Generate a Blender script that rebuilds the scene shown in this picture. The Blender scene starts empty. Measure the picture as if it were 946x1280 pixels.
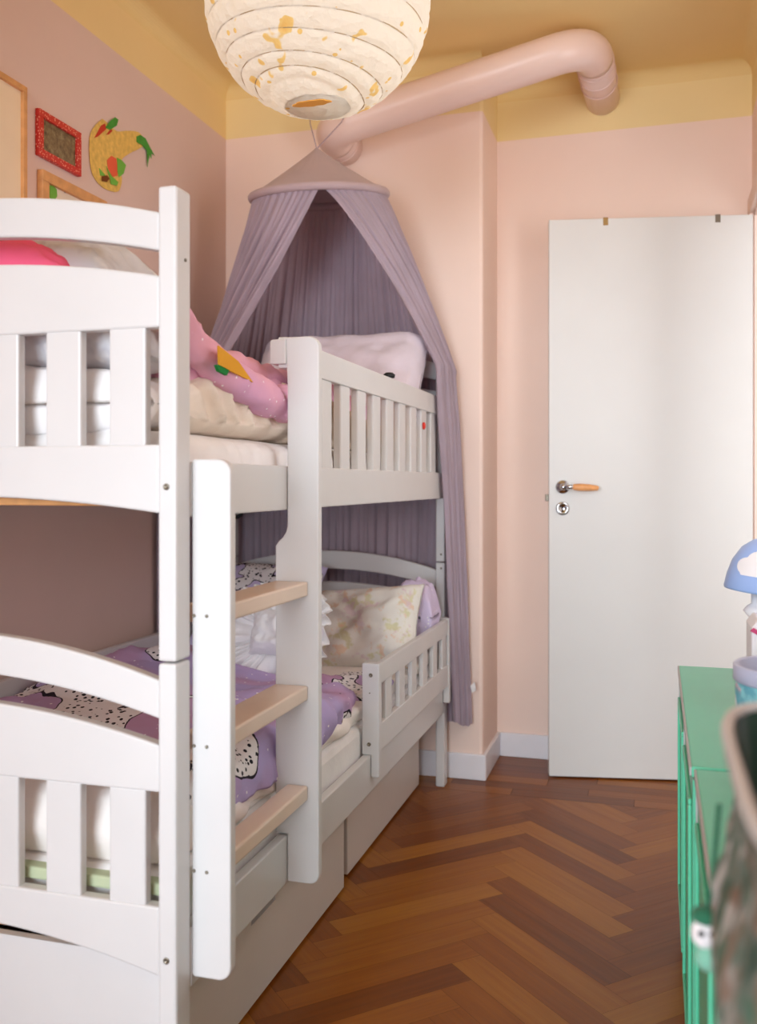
import bpy, bmesh, math, random
from mathutils import Vector, Matrix, noise, Euler
random.seed(7)
sc = bpy.context.scene
COL = sc.collection
PI = math.pi

# ------------------------------------------------------------------ materials
def lin(c):
    return tuple((v/12.92 if v <= .04045 else ((v+.055)/1.055)**2.4) for v in c)
def hexc(h):
    return lin(tuple(int(h[i:i+2], 16)/255 for i in (0, 2, 4)))
class Nodes:
    def __init__(s, name):
        s.m = bpy.data.materials.new(name); s.m.use_nodes = True
        s.t = s.m.node_tree; s.b = s.t.nodes['Principled BSDF']
    def n(s, typ, **kw):
        nd = s.t.nodes.new(typ)
        for k, v in kw.items():
            if k in nd.inputs: nd.inputs[k].default_value = v
            else: setattr(nd, k, v)
        return nd
    def l(s, a, b): s.t.links.new(a, b)
    def coord(s, scale=(1, 1, 1), loc=(0, 0, 0), rot=(0, 0, 0)):
        g = s.n('ShaderNodeNewGeometry'); mp = s.n('ShaderNodeMapping')
        mp.inputs['Scale'].default_value = scale; mp.inputs['Location'].default_value = loc
        mp.inputs['Rotation'].default_value = rot
        s.l(g.outputs['Position'], mp.inputs['Vector']); return mp.outputs['Vector']
    def ramp(s, fac, stops, interp='LINEAR'):
        r = s.n('ShaderNodeValToRGB'); r.color_ramp.interpolation = interp
        e = r.color_ramp.elements
        while len(e) < len(stops): e.new(.5)
        for k, (p, c) in enumerate(stops):
            e[k].position = p; e[k].color = (*c, 1)
        s.l(fac, r.inputs['Fac']); return r.outputs['Color']
    def mix(s, fac, a, b):
        x = s.n('ShaderNodeMix', data_type='RGBA')
        for sock, v in ((x.inputs[0], fac), (x.inputs[6], a), (x.inputs[7], b)):
            if hasattr(v, 'links') or hasattr(v, 'is_linked'): s.l(v, sock)
            elif isinstance(v, tuple): sock.default_value = (*v, 1)
            else: sock.default_value = v
        return x.outputs[2]
    def noise(s, vec, scale, detail=3, rough=.5):
        x = s.n('ShaderNodeTexNoise'); x.inputs['Scale'].default_value = scale
        x.inputs['Detail'].default_value = detail; x.inputs['Roughness'].default_value = rough
        s.l(vec, x.inputs['Vector']); return x.outputs['Fac']
    def voro(s, vec, scale, out='Distance', rand=1):
        x = s.n('ShaderNodeTexVoronoi'); x.inputs['Scale'].default_value = scale
        x.inputs['Randomness'].default_value = rand
        s.l(vec, x.inputs['Vector']); return x.outputs[out]
    def math(s, op, a, b=0.):
        x = s.n('ShaderNodeMath', operation=op)
        for k, v in ((0, a), (1, b)):
            if isinstance(v, (int, float)): x.inputs[k].default_value = v
            else: s.l(v, x.inputs[k])
        return x.outputs[0]
    def bump(s, h, strength, dist=.002):
        x = s.n('ShaderNodeBump'); x.inputs['Strength'].default_value = strength
        x.inputs['Distance'].default_value = dist
        s.l(h, x.inputs['Height']); s.l(x.outputs['Normal'], s.b.inputs['Normal'])
    def base(s, c):
        if isinstance(c, tuple): s.b.inputs['Base Color'].default_value = (*c, 1)
        else: s.l(c, s.b.inputs['Base Color'])
    def rough(s, r, spec=.5):
        s.b.inputs['Roughness'].default_value = r; s.b.inputs['Specular IOR Level'].default_value = spec

def plain(name, h, rough=.5, spec=.5, metal=0, var=.04, scale=6, bump=0, bscale=200):
    N = Nodes(name); c = hexc(h); v = N.coord()
    lo = tuple(x*(1-var) for x in c); hi = tuple(min(1, x*(1+var)) for x in c)
    N.base(N.ramp(N.noise(v, scale), [(.3, lo), (.7, hi)]))
    N.rough(rough, spec); N.b.inputs['Metallic'].default_value = metal
    if bump: N.bump(N.noise(v, bscale), bump, .001)
    return N.m
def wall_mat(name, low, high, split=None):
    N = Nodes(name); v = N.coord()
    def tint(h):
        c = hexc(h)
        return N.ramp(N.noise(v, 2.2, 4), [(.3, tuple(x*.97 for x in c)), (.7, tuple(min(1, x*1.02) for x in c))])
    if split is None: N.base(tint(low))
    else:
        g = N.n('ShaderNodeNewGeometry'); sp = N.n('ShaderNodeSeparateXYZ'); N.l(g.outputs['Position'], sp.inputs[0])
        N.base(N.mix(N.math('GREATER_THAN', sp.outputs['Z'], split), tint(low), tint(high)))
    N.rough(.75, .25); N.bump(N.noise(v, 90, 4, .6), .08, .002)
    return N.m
PAINTSPLIT = 2.475
M = {}
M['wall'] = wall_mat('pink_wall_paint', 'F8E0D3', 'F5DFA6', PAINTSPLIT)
M['wall_left'] = wall_mat('pink_wall_paint_shaded', 'E2C8BE', 'F2D79C', PAINTSPLIT)  # same pink paint, with the left wall's shade mixed into the colour
M['ceiling'] = wall_mat('yellow_ceiling_paint', 'F0D698', 'F0D698')
M['trim'] = plain('white_trim_paint', 'EFEDF2', .35)
M['bed'] = plain('white_bed_lacquer', 'D6D5D4', .32, .5, var=.02, bump=.04, bscale=120)
M['bed2'] = plain('drawer_white_laminate', 'D3C9C0', .3, .5, var=.02)
M['rung'] = plain('warm_rung_lacquer', 'E0CCBA', .35, .5, var=.05)  # one warm off-white for all rungs, tanner than the bed
M['dark'] = plain('dark_slot', '2A2420', .8)
M['bolt'] = plain('bolt_metal', '8C8578', .35, .5, .9)
M['door'] = plain('white_door_paint', 'DEDDDA', .38, .5, var=.01)
M['chrome'] = plain('chrome', 'C9CBCE', .12, .5, 1)
M['brass'] = plain('brass', 'A98A5A', .35, .5, .8)
M['oak'] = plain('light_oak', 'D9A066', .45, .5, var=.12, scale=30)
M['orangewood'] = plain('beech_grip', 'E8A468', .4, .5, var=.1, scale=60)
M['duct'] = plain('pink_duct_paint', 'EFD4CA', .3, .5, var=.02)
M['green'] = plain('green_cabinet_paint', '5FC49E', .32, .5, var=.03)
M['greytrim'] = plain('grey_edge_strip', 'B5B2B0', .45)  # even grey for the strips along cabinet top and doors
M['pink'] = plain('hot_pink_cotton', 'F2678C', .8, .2, var=.08, bump=.2)
M['greycloth'] = None
def cloth(name, h, var=.06, scale=10, bump=.25, rough=.85, transl=0):
    N = Nodes(name); c = hexc(h); v = N.coord()
    N.base(N.ramp(N.noise(v, scale, 4), [(.3, tuple(x*(1-var) for x in c)), (.7, tuple(min(1, x*(1+var)) for x in c))]))
    N.rough(rough, .2); N.b.inputs['Sheen Weight'].default_value = .15
    h_ = N.math('ADD', N.noise(v, 60, 4, .6), N.math('MULTIPLY', N.noise(v, 500, 2), .3))
    N.bump(h_, bump, .004)
    if transl:
        tr = N.n('ShaderNodeBsdfTranslucent'); N.l(N.b.inputs['Base Color'].links[0].from_socket, tr.inputs['Color'])
        mx = N.n('ShaderNodeMixShader'); mx.inputs[0].default_value = transl
        out = N.t.nodes['Material Output']
        N.l(N.b.outputs[0], mx.inputs[1]); N.l(tr.outputs[0], mx.inputs[2]); N.l(mx.outputs[0], out.inputs['Surface'])
    return N.m
M['white_cotton'] = cloth('white_cotton', 'F0EDEC')
M['cream_cotton'] = cloth('cream_cotton', 'EFE0D0')
M['grey_cotton'] = cloth('pale_grey_cotton', 'CFC8C6', .1)
M['lilac_cotton'] = cloth('lilac_cotton', 'D9CBE0')
M['canopy'] = cloth('mauve_muslin', 'BBAAB6', .07, 8, .3, .9, .22)
M['canopy_felt'] = cloth('mauve_canvas', 'BCA7AB', .05, 8, .2)
M['peach_cotton'] = cloth('peach_cotton', 'F3ECE6')

def dotted(name, base1, base2, patch, dots=True, big=5., lift=.30):
    """purple printed bedding: mottled ground, tiny white specks, white dog-spot patches with black outlines"""
    N = Nodes(name); v = N.coord(); b1, b2 = hexc(base1), hexc(base2)
    col = N.ramp(N.noise(v, 3.2, 2), [(.42, b1), (.58, b2)])
    speck = N.math('LESS_THAN', N.voro(v, 42), .13)
    col = N.mix(speck, col, hexc('F4EEF4'))
    if patch:
        f = N.noise(v, big, 2, .5)
        inp = N.math('GREATER_THAN', f, .59); line = N.math('MULTIPLY', N.math('GREATER_THAN', f, .58), N.math('LESS_THAN', f, .59))
        spots = N.math('LESS_THAN', N.voro(v, 70), .32)
        body = N.mix(spots, hexc('F3EFF0'), hexc('22222A'))
        col = N.mix(inp, col, body); col = N.mix(line, col, hexc('2B2330'))
    N.base(col); N.rough(.85, .2)
    N.bump(N.math('ADD', N.noise(v, 28, 4, .6), N.math('MULTIPLY', N.noise(v, 400, 2), .15)), .3, .006)
    return N.m
M['purple_print'] = dotted('lavender_print_cotton', 'BBABDA', 'C49CBE', True, big=4.2)
M['lilac_print'] = dotted('lilac_print_cotton', 'CFC3E6', 'CABDE2', True, big=6)
M['lilac_speck'] = dotted('lilac_speckled_cotton', 'DACDEA', 'D6C8E6', False)
def pinkprint():
    N = Nodes('pink_print_cotton'); v = N.coord()
    col = N.ramp(N.noise(v, 4, 2), [(.4, hexc('E3A9BC')), (.6, hexc('D9A6CB'))])
    col = N.mix(N.math('LESS_THAN', N.voro(v, 55), .13), col, hexc('F6E9EE'))
    f = N.noise(v, 6, 1)
    col = N.mix(N.ramp(f, [(.60, (0, 0, 0)), (.70, (.6, .6, .6))]), col, hexc('EAD6CC'))
    N.base(col); N.rough(.85, .2); N.bump(N.noise(v, 30, 4, .6), .25, .006); return N.m
M['pink_print'] = pinkprint()
def floral(name, ground, cols, scale):
    N = Nodes(name); v = N.coord(); col = N.ramp(N.noise(v, 8, 2), [(.3, hexc(ground)), (.7, tuple(min(1, x*1.06) for x in hexc(ground)))])
    for k, h in enumerate(cols):
        vv = N.coord(loc=(k*3.1, k*1.7, k*.9)); f = N.noise(vv, scale, 3, .6)
        col = N.mix(N.ramp(f, [(.57, (0, 0, 0)), (.64, (.75, .75, .75))]), col, hexc(h))
    N.base(col); N.rough(.85, .2); N.bump(N.noise(v, 30, 4, .6), .3, .006); return N.m
M['floral'] = floral('cream_floral_cotton', 'E6E4DC', ['D2CF9E', 'E5C4A6', 'DCC8CE'], 16)
M['greyprint'] = floral('grey_sketch_cotton', 'CBC9CC', ['B7B3B8', 'EDE9E6'], 9)
M['patchwork'] = floral('blurred_jungle_quilt', '6F7F76', ['2E4A3C', 'B9B2AE', '8A6A58', '3E6B54', 'C9C6C4'], 22)
M['teal_print'] = floral('teal_flower_tin', '86C7CF', ['F0AFB8', 'E9F0EC', '5AA0B5'], 26)
M['blue'] = plain('sky_blue_enamel', '9DB9EC', .35, .5, var=.02)
M['cloudwhite'] = plain('cloud_white', 'F0EEF0', .5)
M['lampwhite'] = plain('lamp_white_plastic', 'E9E6E9', .35)
M['lilac_plastic'] = plain('lilac_tin_rim', 'B9BFD8', .35)
M['pinkline'] = plain('magenta_edge', 'C2336A', .5)
M['red'] = plain('red_paint', 'E0301E', .45)
M['paper_y'] = plain('yellow_card', 'E6C066', .8, .2, var=.15, scale=60)
M['paper_cream'] = plain('cream_card', 'E8D2A0', .8, .2)
M['paper_g'] = plain('green_paper', '4F9A3C', .8, .2, var=.12, scale=50)
M['paper_g2'] = plain('light_green_paper', '77B84A', .8, .2)
M['paper_r'] = plain('red_paper', 'C9432E', .8, .2)
M['paper_o'] = plain('coral_paper', 'EE6A48', .8, .2)
M['paper_b'] = plain('brown_paper', '7A4520', .8, .2)
M['orange_print'] = plain('orange_cotton_print', 'E0A030', .85, .2)
M['green_print'] = plain('green_cotton_print', '1E7F3A', .85, .2)
M['black'] = plain('black_rubber', '151517', .6)
M['greenbase'] = plain('sage_mattress_base', 'B9C2A0', .85, .2)
M['mat'] = plain('picture_mount_cream', 'F0DCBE', .7, .2)
M['glass_dark'] = None
def redglitter():
    N = Nodes('red_sequin_frame'); v = N.coord()
    N.base(N.mix(N.math('LESS_THAN', N.voro(v, 130), .28), hexc('C8281E'), hexc('F0A088'))); N.rough(.4, .6); return N.m
M['redframe'] = redglitter()
def photo():
    N = Nodes('dark_garden_photo'); v = N.coord(scale=(1, 1, 1))
    N.base(N.ramp(N.noise(v, 45, 5, .7), [(.3, hexc('3F3024')), (.5, hexc('7D6A4A')), (.62, hexc('8E8460')), (.75, hexc('C9B79C'))])); N.rough(.3, .5); return N.m
M['photo'] = photo()
def sketch():
    N = Nodes('botanical_print'); v = N.coord()
    f = N.voro(v, 28)
    N.base(N.ramp(f, [(.0, hexc('8D8488')), (.22, hexc('A79C98')), (.26, hexc('EBDDC8'))])); N.rough(.5, .4); return N.m
M['sketch'] = sketch()
def wood_floor():
    N = Nodes('herringbone_oak')
    at = N.n('ShaderNodeAttribute', attribute_name='tone'); uv = N.n('ShaderNodeAttribute', attribute_name='grain')
    mp = N.n('ShaderNodeMapping'); mp.inputs['Scale'].default_value = (3.0, 60, 1); N.l(uv.outputs['Vector'], mp.inputs['Vector'])
    nz = N.noise(mp.outputs[0], 1.0, 5, .6)
    mp2 = N.n('ShaderNodeMapping'); mp2.inputs['Scale'].default_value = (8, 260, 1); N.l(uv.outputs['Vector'], mp2.inputs['Vector'])
    nz2 = N.noise(mp2.outputs[0], 1.0, 3, .6)
    f = N.math('ADD', N.math('MULTIPLY', at.outputs['Fac'], .46), N.math('ADD', N.math('MULTIPLY', nz, .42), N.math('MULTIPLY', nz2, .24)))
    N.base(N.ramp(f, [(.12, hexc('542806')), (.40, hexc('7A400E')), (.62, hexc('905216')), (.95, hexc('AC7226'))]))
    r = N.ramp(nz2, [(.3, (.30,)*3), (.7, (.42,)*3)]); N.l(r, N.b.inputs['Roughness'])
    N.b.inputs['Specular IOR Level'].default_value = .3
    N.bump(nz2, .08, .001); return N.m
M['floor'] = wood_floor()
M['floor_gap'] = plain('dark_floor_joint', '4E2A12', .7)
def paper_lantern():
    N = Nodes('rice_paper_patches'); v = N.coord()
    f = N.noise(v, 17, 2, .45)
    col = N.ramp(f, [(.655, hexc('F7F3EA')), (.67, hexc('F3D690')), (.75, hexc('F0C474'))])
    f2 = N.voro(v, 22)
    col = N.mix(N.math('LESS_THAN', f2, .12), col, hexc('F3D388'))
    N.base(col); N.rough(.9, .1)
    N.bump(N.math('ADD', N.voro(v, 36), N.noise(v, 60, 5, .7)), .9, .009)
    tr = N.n('ShaderNodeBsdfTranslucent'); N.l(col, tr.inputs['Color'])
    mx = N.n('ShaderNodeMixShader'); mx.inputs[0].default_value = .5
    N.l(N.b.outputs[0], mx.inputs[1]); N.l(tr.outputs[0], mx.inputs[2]); N.l(mx.outputs[0], N.t.nodes['Material Output'].inputs['Surface'])
    return N.m
M['lantern'] = paper_lantern()
M['lantern_orange'] = plain('orange_paper_patch', 'F2B45A', .9, .1)
M['wire'] = plain('lantern_wire', 'B59C78', .6)

# ------------------------------------------------------------------ helpers
WLOC = {}
def wl(p): return WLOC.get(p.name, Vector((0, 0, 0))) if p else Vector((0, 0, 0))
def obj(name, bm, mat, parent=None, smooth=False, bevel=0, label=None, subdiv=0, origin=None):
    me = bpy.data.meshes.new(name)
    bmesh.ops.recalc_face_normals(bm, faces=bm.faces)
    co = [v.co for v in bm.verts]
    mn = Vector((min(c.x for c in co), min(c.y for c in co), min(c.z for c in co)))
    mx = Vector((max(c.x for c in co), max(c.y for c in co), max(c.z for c in co)))
    o_ = Vector(origin) if origin else Vector(((mn.x+mx.x)/2, (mn.y+mx.y)/2, mn.z))
    for v in bm.verts: v.co -= o_
    bm.to_mesh(me); bm.free()
    ob = bpy.data.objects.new(name, me); COL.objects.link(ob)
    WLOC[ob.name] = o_
    if parent: ob.parent = parent; ob.location = o_ - wl(parent)
    else: ob.location = o_
    mats = mat if isinstance(mat, (list, tuple)) else [mat]
    for m in mats: me.materials.append(m)
    if smooth:
        for p in me.polygons: p.use_smooth = True
    if bevel:
        b = ob.modifiers.new('edge', 'BEVEL'); b.width = bevel; b.segments = 2; b.limit_method = 'ANGLE'; b.angle_limit = math.radians(40)
    if subdiv:
        s = ob.modifiers.new('smooth', 'SUBSURF'); s.levels = subdiv; s.render_levels = subdiv
    if label: ob['label'] = label
    return ob
def empty(name, loc, label, cat, group=None):
    o = bpy.data.objects.new(name, None); COL.objects.link(o); o.location = loc; o.empty_display_size = .1
    WLOC[o.name] = Vector(loc); return tag(o, label, cat, group)
def tag(o, label, cat, group=None, kind=None):
    if label: o['label'] = label
    if cat: o['category'] = cat
    if group: o['group'] = group
    if kind: o['kind'] = kind
    return o
def struct(o): o['kind'] = 'structure'; return o
def add_box(bm, x0, x1, y0, y1, z0, z1):
    vs = [bm.verts.new((x, y, z)) for x in (x0, x1) for y in (y0, y1) for z in (z0, z1)]
    for f in ((0, 1, 3, 2), (4, 6, 7, 5), (0, 4, 5, 1), (2, 3, 7, 6), (0, 2, 6, 4), (1, 5, 7, 3)):
        bm.faces.new([vs[i] for i in f])
    return vs
def box(name, b, mat, parent=None, bevel=.003, label=None):
    bm = bmesh.new(); add_box(bm, *b); return obj(name, bm, mat, parent, bevel=bevel, label=label)
def add_prism(bm, pts, axis, a0, a1):
    """pts in the two other axes (x,z for axis y; y,z for axis x; x,y for axis z)"""
    def P(p, a):
        return {'y': (p[0], a, p[1]), 'x': (a, p[0], p[1]), 'z': (p[0], p[1], a)}[axis]
    A = [bm.verts.new(P(p, a0)) for p in pts]; B = [bm.verts.new(P(p, a1)) for p in pts]
    n = len(pts); bm.faces.new(A); bm.faces.new(B[::-1])
    for i in range(n): bm.faces.new((A[i], B[i], B[(i+1) % n], A[(i+1) % n]))
def prism(name, pts, axis, a0, a1, mat, parent=None, bevel=.003, label=None):
    bm = bmesh.new(); add_prism(bm, pts, axis, a0, a1); return obj(name, bm, mat, parent, bevel=bevel, label=label)
def rrect(x0, x1, z0, z1, radii, n=8):
    """rounded rectangle, radii for corners (x0z0, x1z0, x1z1, x0z1)"""
    out = []
    for (cx, cz, r, a) in ((x0, z0, radii[0], 180), (x1, z0, radii[1], 270), (x1, z1, radii[2], 0), (x0, z1, radii[3], 90)):
        sx = 1 if cx == x0 else -1; sz = 1 if cz == z0 else -1
        if r == 0: out.append((cx, cz)); continue
        for k in range(n+1):
            t = math.radians(a + 90*k/n); out.append((cx+sx*r+r*math.cos(t), cz+sz*r+r*math.sin(t)))
    return out
def add_tube(bm, pts, rad, seg=16, caps=True):
    pts = [Vector(p) for p in pts]; rs = rad if isinstance(rad, (list, tuple)) else [rad]*len(pts)
    rings = []; up = None
    for i, p in enumerate(pts):
        d = (pts[min(i+1, len(pts)-1)] - pts[max(i-1, 0)]).normalized()
        if up is None:
            up = d.orthogonal().normalized()
        up = (up - d*up.dot(d)).normalized(); sd = d.cross(up)
        rings.append([bm.verts.new(p + (up*math.cos(2*PI*k/seg) + sd*math.sin(2*PI*k/seg))*rs[i]) for k in range(seg)])
    for a, b in zip(rings, rings[1:]):
        for k in range(seg): bm.faces.new((a[k], a[(k+1) % seg], b[(k+1) % seg], b[k]))
    if caps: bm.faces.new(rings[0][::-1]); bm.faces.new(rings[-1])
def tube(name, pts, rad, mat, parent=None, seg=16, label=None):
    bm = bmesh.new(); add_tube(bm, pts, rad, seg); return obj(name, bm, mat, parent, smooth=True, label=label)
def add_lathe(bm, prof, centre, seg=32, axis=Vector((0, 0, 1)), closed=False):
    axis = Vector(axis).normalized(); q = Vector((0, 0, 1)).rotation_difference(axis); c = Vector(centre)
    rings = []
    for r, h in prof:
        rings.append([bm.verts.new(c + q @ Vector((r*math.cos(2*PI*k/seg), r*math.sin(2*PI*k/seg), h))) for k in range(seg)])
    for a, b in zip(rings, rings[1:]):
        for k in range(seg): bm.faces.new((a[k], a[(k+1) % seg], b[(k+1) % seg], b[k]))
    if prof[0][0] > 1e-4: bm.faces.new(rings[0][::-1])
    if prof[-1][0] > 1e-4: bm.faces.new(rings[-1])
    bmesh.ops.remove_doubles(bm, verts=bm.verts, dist=1e-5)
def lathe(name, prof, centre, mat, parent=None, seg=32, axis=(0, 0, 1), smooth=True, label=None):
    bm = bmesh.new(); add_lathe(bm, prof, centre, seg, axis); return obj(name, bm, mat, parent, smooth=smooth, label=label)
def fb(p, s, seed=0):
    return noise.fractal(Vector(p)*s + Vector((seed*7.3, seed*3.1, seed*5.7)), 1.0, 2.0, 4)
def crease(p, s, seed=0):
    return 1-2*abs(noise.noise(Vector(p)*s + Vector((seed*7.3, seed*3.1, seed*5.7))))
def add_pillow(bm, centre, size, rot, amp=.01, seed=0, n=40, pinch=.08, p=4, q=.5):
    """closed pillow with pinched corners, two grids joined at the seam"""
    a, b, c = size; R = Euler(rot).to_matrix(); C = Vector(centre); start = len(bm.verts)
    grids = []
    for sg in (1, -1):
        G = []
        for i in range(n+1):
            row = []
            for j in range(n+1):
                x = math.sin(PI/2*(2*i/n-1)); y = math.sin(PI/2*(2*j/n-1))
                h = max(0, (1-abs(x)**p)*(1-abs(y)**p))**q
                X = x*(1-pinch*(1-y*y)); Y = y*(1-pinch*(1-x*x))
                v = Vector((X*a, Y*b, sg*h*c))
                k = amp*(fb((x*2, y*2, sg*.5), 1.1, seed) + .6*crease((x*2, y*2, sg), 1.7, seed+3))
                edge = max(0, 1-max(abs(x), abs(y))**6)
                v += Vector((0, 0, 1))*k*(.25+.75*edge)
                row.append(bm.verts.new(C + R @ v))
            G.append(row)
        grids.append(G)
    for G in grids:
        for i in range(n):
            for j in range(n): bm.faces.new((G[i][j], G[i+1][j], G[i+1][j+1], G[i][j+1]))
    A, B = grids
    rim = [(i, 0) for i in range(n)]+[(n, j) for j in range(n)]+[(i, n) for i in range(n, 0, -1)]+[(0, j) for j in range(n, 0, -1)]
    for (i, j), (k, l) in zip(rim, rim[1:]+rim[:1]): bm.faces.new((A[i][j], A[k][l], B[k][l], B[i][j]))
def pillow(name, centre, size, rot, mat, parent=None, **kw):
    bm = bmesh.new(); add_pillow(bm, centre, size, rot, **kw)
    return obj(name, bm, mat, parent, smooth=True)
def slab(name, x0, x1, y0, y1, zb, zt, mat, parent=None, r=.05, amp=.015, folds=None, seed=0, dens=70, bm=None):
    """bedding slab: superelliptic cross-section lofted along y, top height zt(x,y) function or number"""
    own = bm is None
    if own: bm = bmesh.new()
    ny = max(20, int((y1-y0)*dens)); ns = 110; rings = []
    zt_ = zt if callable(zt) else (lambda x, y: zt)
    for j in range(ny+1):
        t = j/ny; y = y0+(y1-y0)*t; e = min(t, 1-t)*(y1-y0); cap = math.sqrt(max(0, 1-(1-min(1, e/r))**2)) if r else 1
        ring = []
        for k in range(ns):
            a = 2*PI*k/ns; ca, sa = math.cos(a), math.sin(a); ex = .22
            cx = math.copysign(abs(ca)**ex, ca); cz = math.copysign(abs(sa)**(.5), sa)
            x = (x0+x1)/2 + (x1-x0)/2*cx*(.97+.03*cap)
            top = zt_(x, y); mid = (top+zb)/2; z = mid + (top-mid)*cz*(.15+.85*cap)
            p = Vector((x, y, z)); nrm = Vector((ca if abs(ca) > .8 else 0, 0, sa))
            d = amp*(fb(p, 5, seed)+.5*crease(p, 8, seed+2))
            if folds: d += folds(p, ca, sa)
            if sa < -.3: d *= .1
            ring.append(bm.verts.new(p + nrm*d))
        rings.append(ring)
    for a, b in zip(rings, rings[1:]):
        for k in range(ns): bm.faces.new((a[k], a[(k+1) % ns], b[(k+1) % ns], b[k]))
    bm.faces.new(rings[0][::-1]); bm.faces.new(rings[-1])
    if own: return obj(name, bm, mat, parent, smooth=True)
def bez(p, n=12):
    """Catmull-Rom through points"""
    out = []; P = [Vector(q) for q in p]; P = [P[0]*2-P[1]]+P+[P[-1]*2-P[-2]]
    for i in range(1, len(P)-2):
        for k in range(n):
            t = k/n; a, b, c, d = P[i-1:i+3]
            out.append(.5*((2*b)+(c-a)*t+(2*a-5*b+4*c-d)*t*t+(3*b-a-3*c+d)*t**3))
    out.append(P[-2]); return out

# ------------------------------------------------------------------ room shell
XL, XR, YB, YC, YR, ZC = -1.655, .345, -1.75, 3.44, 3.773, 2.68
XC = -.615                    # side face of the chimney breast
bm = bmesh.new(); add_box(bm, XL-.1, XR+1.3, YB-.1, YR+.1, -.06, -.004)
struct(obj('floor', bm, M['floor_gap']))
# parquet blocks as geometry, one mesh
W_, n_ = .08, 6
bm = bmesh.new(); tone = bm.faces.layers.float.new('tone_f')
blocks = []
def rot45(X, Y):
    return ((X-Y)*W_/math.sqrt(2)-.052, (X+Y)*W_/math.sqrt(2)+PHY)
g = .004; PHY = 2.390 % (2*W_/math.sqrt(2))
for i in range(-70, 90):
    for j in range(-70, 90):
        m_ = (i-j) % (2*n_)
        if m_ == 0: q = [(i+g, j+g), (i+n_-g, j+g), (i+n_-g, j+1-g), (i+g, j+1-g)]; L = ((0, 0), (n_*W_, 0), (n_*W_, W_), (0, W_))
        elif m_ == 2*n_-1: q = [(i+g, j+g), (i+1-g, j+g), (i+1-g, j+n_-g), (i+g, j+n_-g)]; L = ((0, 0), (0, W_), (n_*W_, W_), (n_*W_, 0))
        else: continue
        P = [rot45(*p) for p in q]
        if max(p[0] for p in P) < XL or min(p[0] for p in P) > XR or max(p[1] for p in P) < YB or min(p[1] for p in P) > 3.30: continue
        blocks.append((P, L))
me_data = []
for P, L in blocks: me_data.append((P, L, 3.30))
nherr = len(me_data)
y = 3.302; rowi = 0
while y < YR:
    x = XL-random.random()*.3
    while x < XR:
        ln = .49 if rowi else .42
        if not (y > YC and x+ln < XC):
            me_data.append(([(x+.0008, y), (x+ln-.0008, y), (x+ln-.0008, y+.0685), (x+.0008, y+.0685)], ((0, 0), (ln, 0), (ln, .07), (0, .07)), 9))
        x += ln
    y += .0700; rowi += 1
bm = bmesh.new(); tl = bm.verts.layers.float.new('tone'); gl = bm.verts.layers.float_vector.new('grain')
for P, L, ymax in me_data:
    t = random.random(); off = random.random()*20
    vs = []
    for p, l in zip(P, L):
        v = bm.verts.new((p[0], p[1], 0)); v[tl] = t; v[gl] = (l[0]+off, l[1]+off*1.7, off); vs.append(v)
    bm.faces.new(vs)
    nherr -= 1
    if nherr == 0: bmesh.ops.bisect_plane(bm, geom=bm.verts[:]+bm.edges[:]+bm.faces[:], plane_co=(0, 3.30, 0), plane_no=(0, 1, 0), clear_outer=True)
for co, no in (((0, 3.775, 0), (0, 1, 0)), ((XL, 0, 0), (-1, 0, 0)), ((XR, 0, 0), (1, 0, 0)), ((0, YB, 0), (0, -1, 0))):
    bmesh.ops.bisect_plane(bm, geom=bm.verts[:]+bm.edges[:]+bm.faces[:], plane_co=co, plane_no=no, clear_outer=True)
fl = obj('floor_parquet', bm, M['floor'], origin=(0, 0, 0)); struct(fl)
fl.name = 'floor_surface'

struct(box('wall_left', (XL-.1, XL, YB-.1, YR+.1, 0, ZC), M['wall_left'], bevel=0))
# right wall with door opening near the far end and an added opening for side fill
DY0, DY1, DZ = 2.86, 3.70, 2.09
bm = bmesh.new()
add_box(bm, XR, XR+.12, YB-.1, 1.5, 0, ZC); add_box(bm, XR, XR+.12, 2.6, DY0, 0, ZC); add_box(bm, XR, XR+.12, 1.5, 2.6, 0, 1.15); add_box(bm, XR, XR+.12, 1.5, 2.6, 2.3, ZC); add_box(bm, XR, XR+.12, DY1, YR+.1, 0, ZC); add_box(bm, XR, XR+.12, DY0, DY1, DZ, ZC)
struct(obj('wall_right', bm, M['wall']))
struct(box('wall_far', (XL-.1, XR+.12, YR, YR+.1, 0, ZC), M['wall'], bevel=0))
struct(box('wall_chimney', (XL-.01, XC, YC, YR+.01, 0, ZC), M['wall'], bevel=.012))
# back wall with window opening (behind the viewer)
WX0, WX1, WZ0, WZ1 = -1.55, .25, .15, 2.50
bm = bmesh.new()
add_box(bm, XL-.1, WX0, YB-.1, YB, 0, ZC); add_box(bm, WX1, XR+.12, YB-.1, YB, 0, ZC)
add_box(bm, WX0, WX1, YB-.1, YB, 0, WZ0); add_box(bm, WX0, WX1, YB-.1, YB, WZ1, ZC)
struct(obj('wall_back', bm, M['wall']))
bm = bmesh.new()
for b in ((WX0, WX1, YB-.08, YB-.02, WZ0, WZ0+.05), (WX0, WX1, YB-.08, YB-.02, WZ1-.05, WZ1), (WX0, WX0+.05, YB-.08, YB-.02, WZ0, WZ1), (WX1-.05, WX1, YB-.08, YB-.02, WZ0, WZ1), (-.65, -.60, YB-.08, YB-.02, WZ0, WZ1)):
    add_box(bm, *b)
struct(obj('window_1', bm, M['trim']))
bm = bmesh.new()
for b in ((1.5, 2.6, 1.15, 1.2), (1.5, 2.6, 2.25, 2.3), (1.5, 1.55, 1.2, 2.25), (2.55, 2.6, 1.2, 2.25), (2.03, 2.07, 1.2, 2.25)): add_box(bm, XR+.03, XR+.09, *b)
struct(obj('fill_window', bm, M['trim']))  # unseen window frame, added to go with the side fill light
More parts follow.
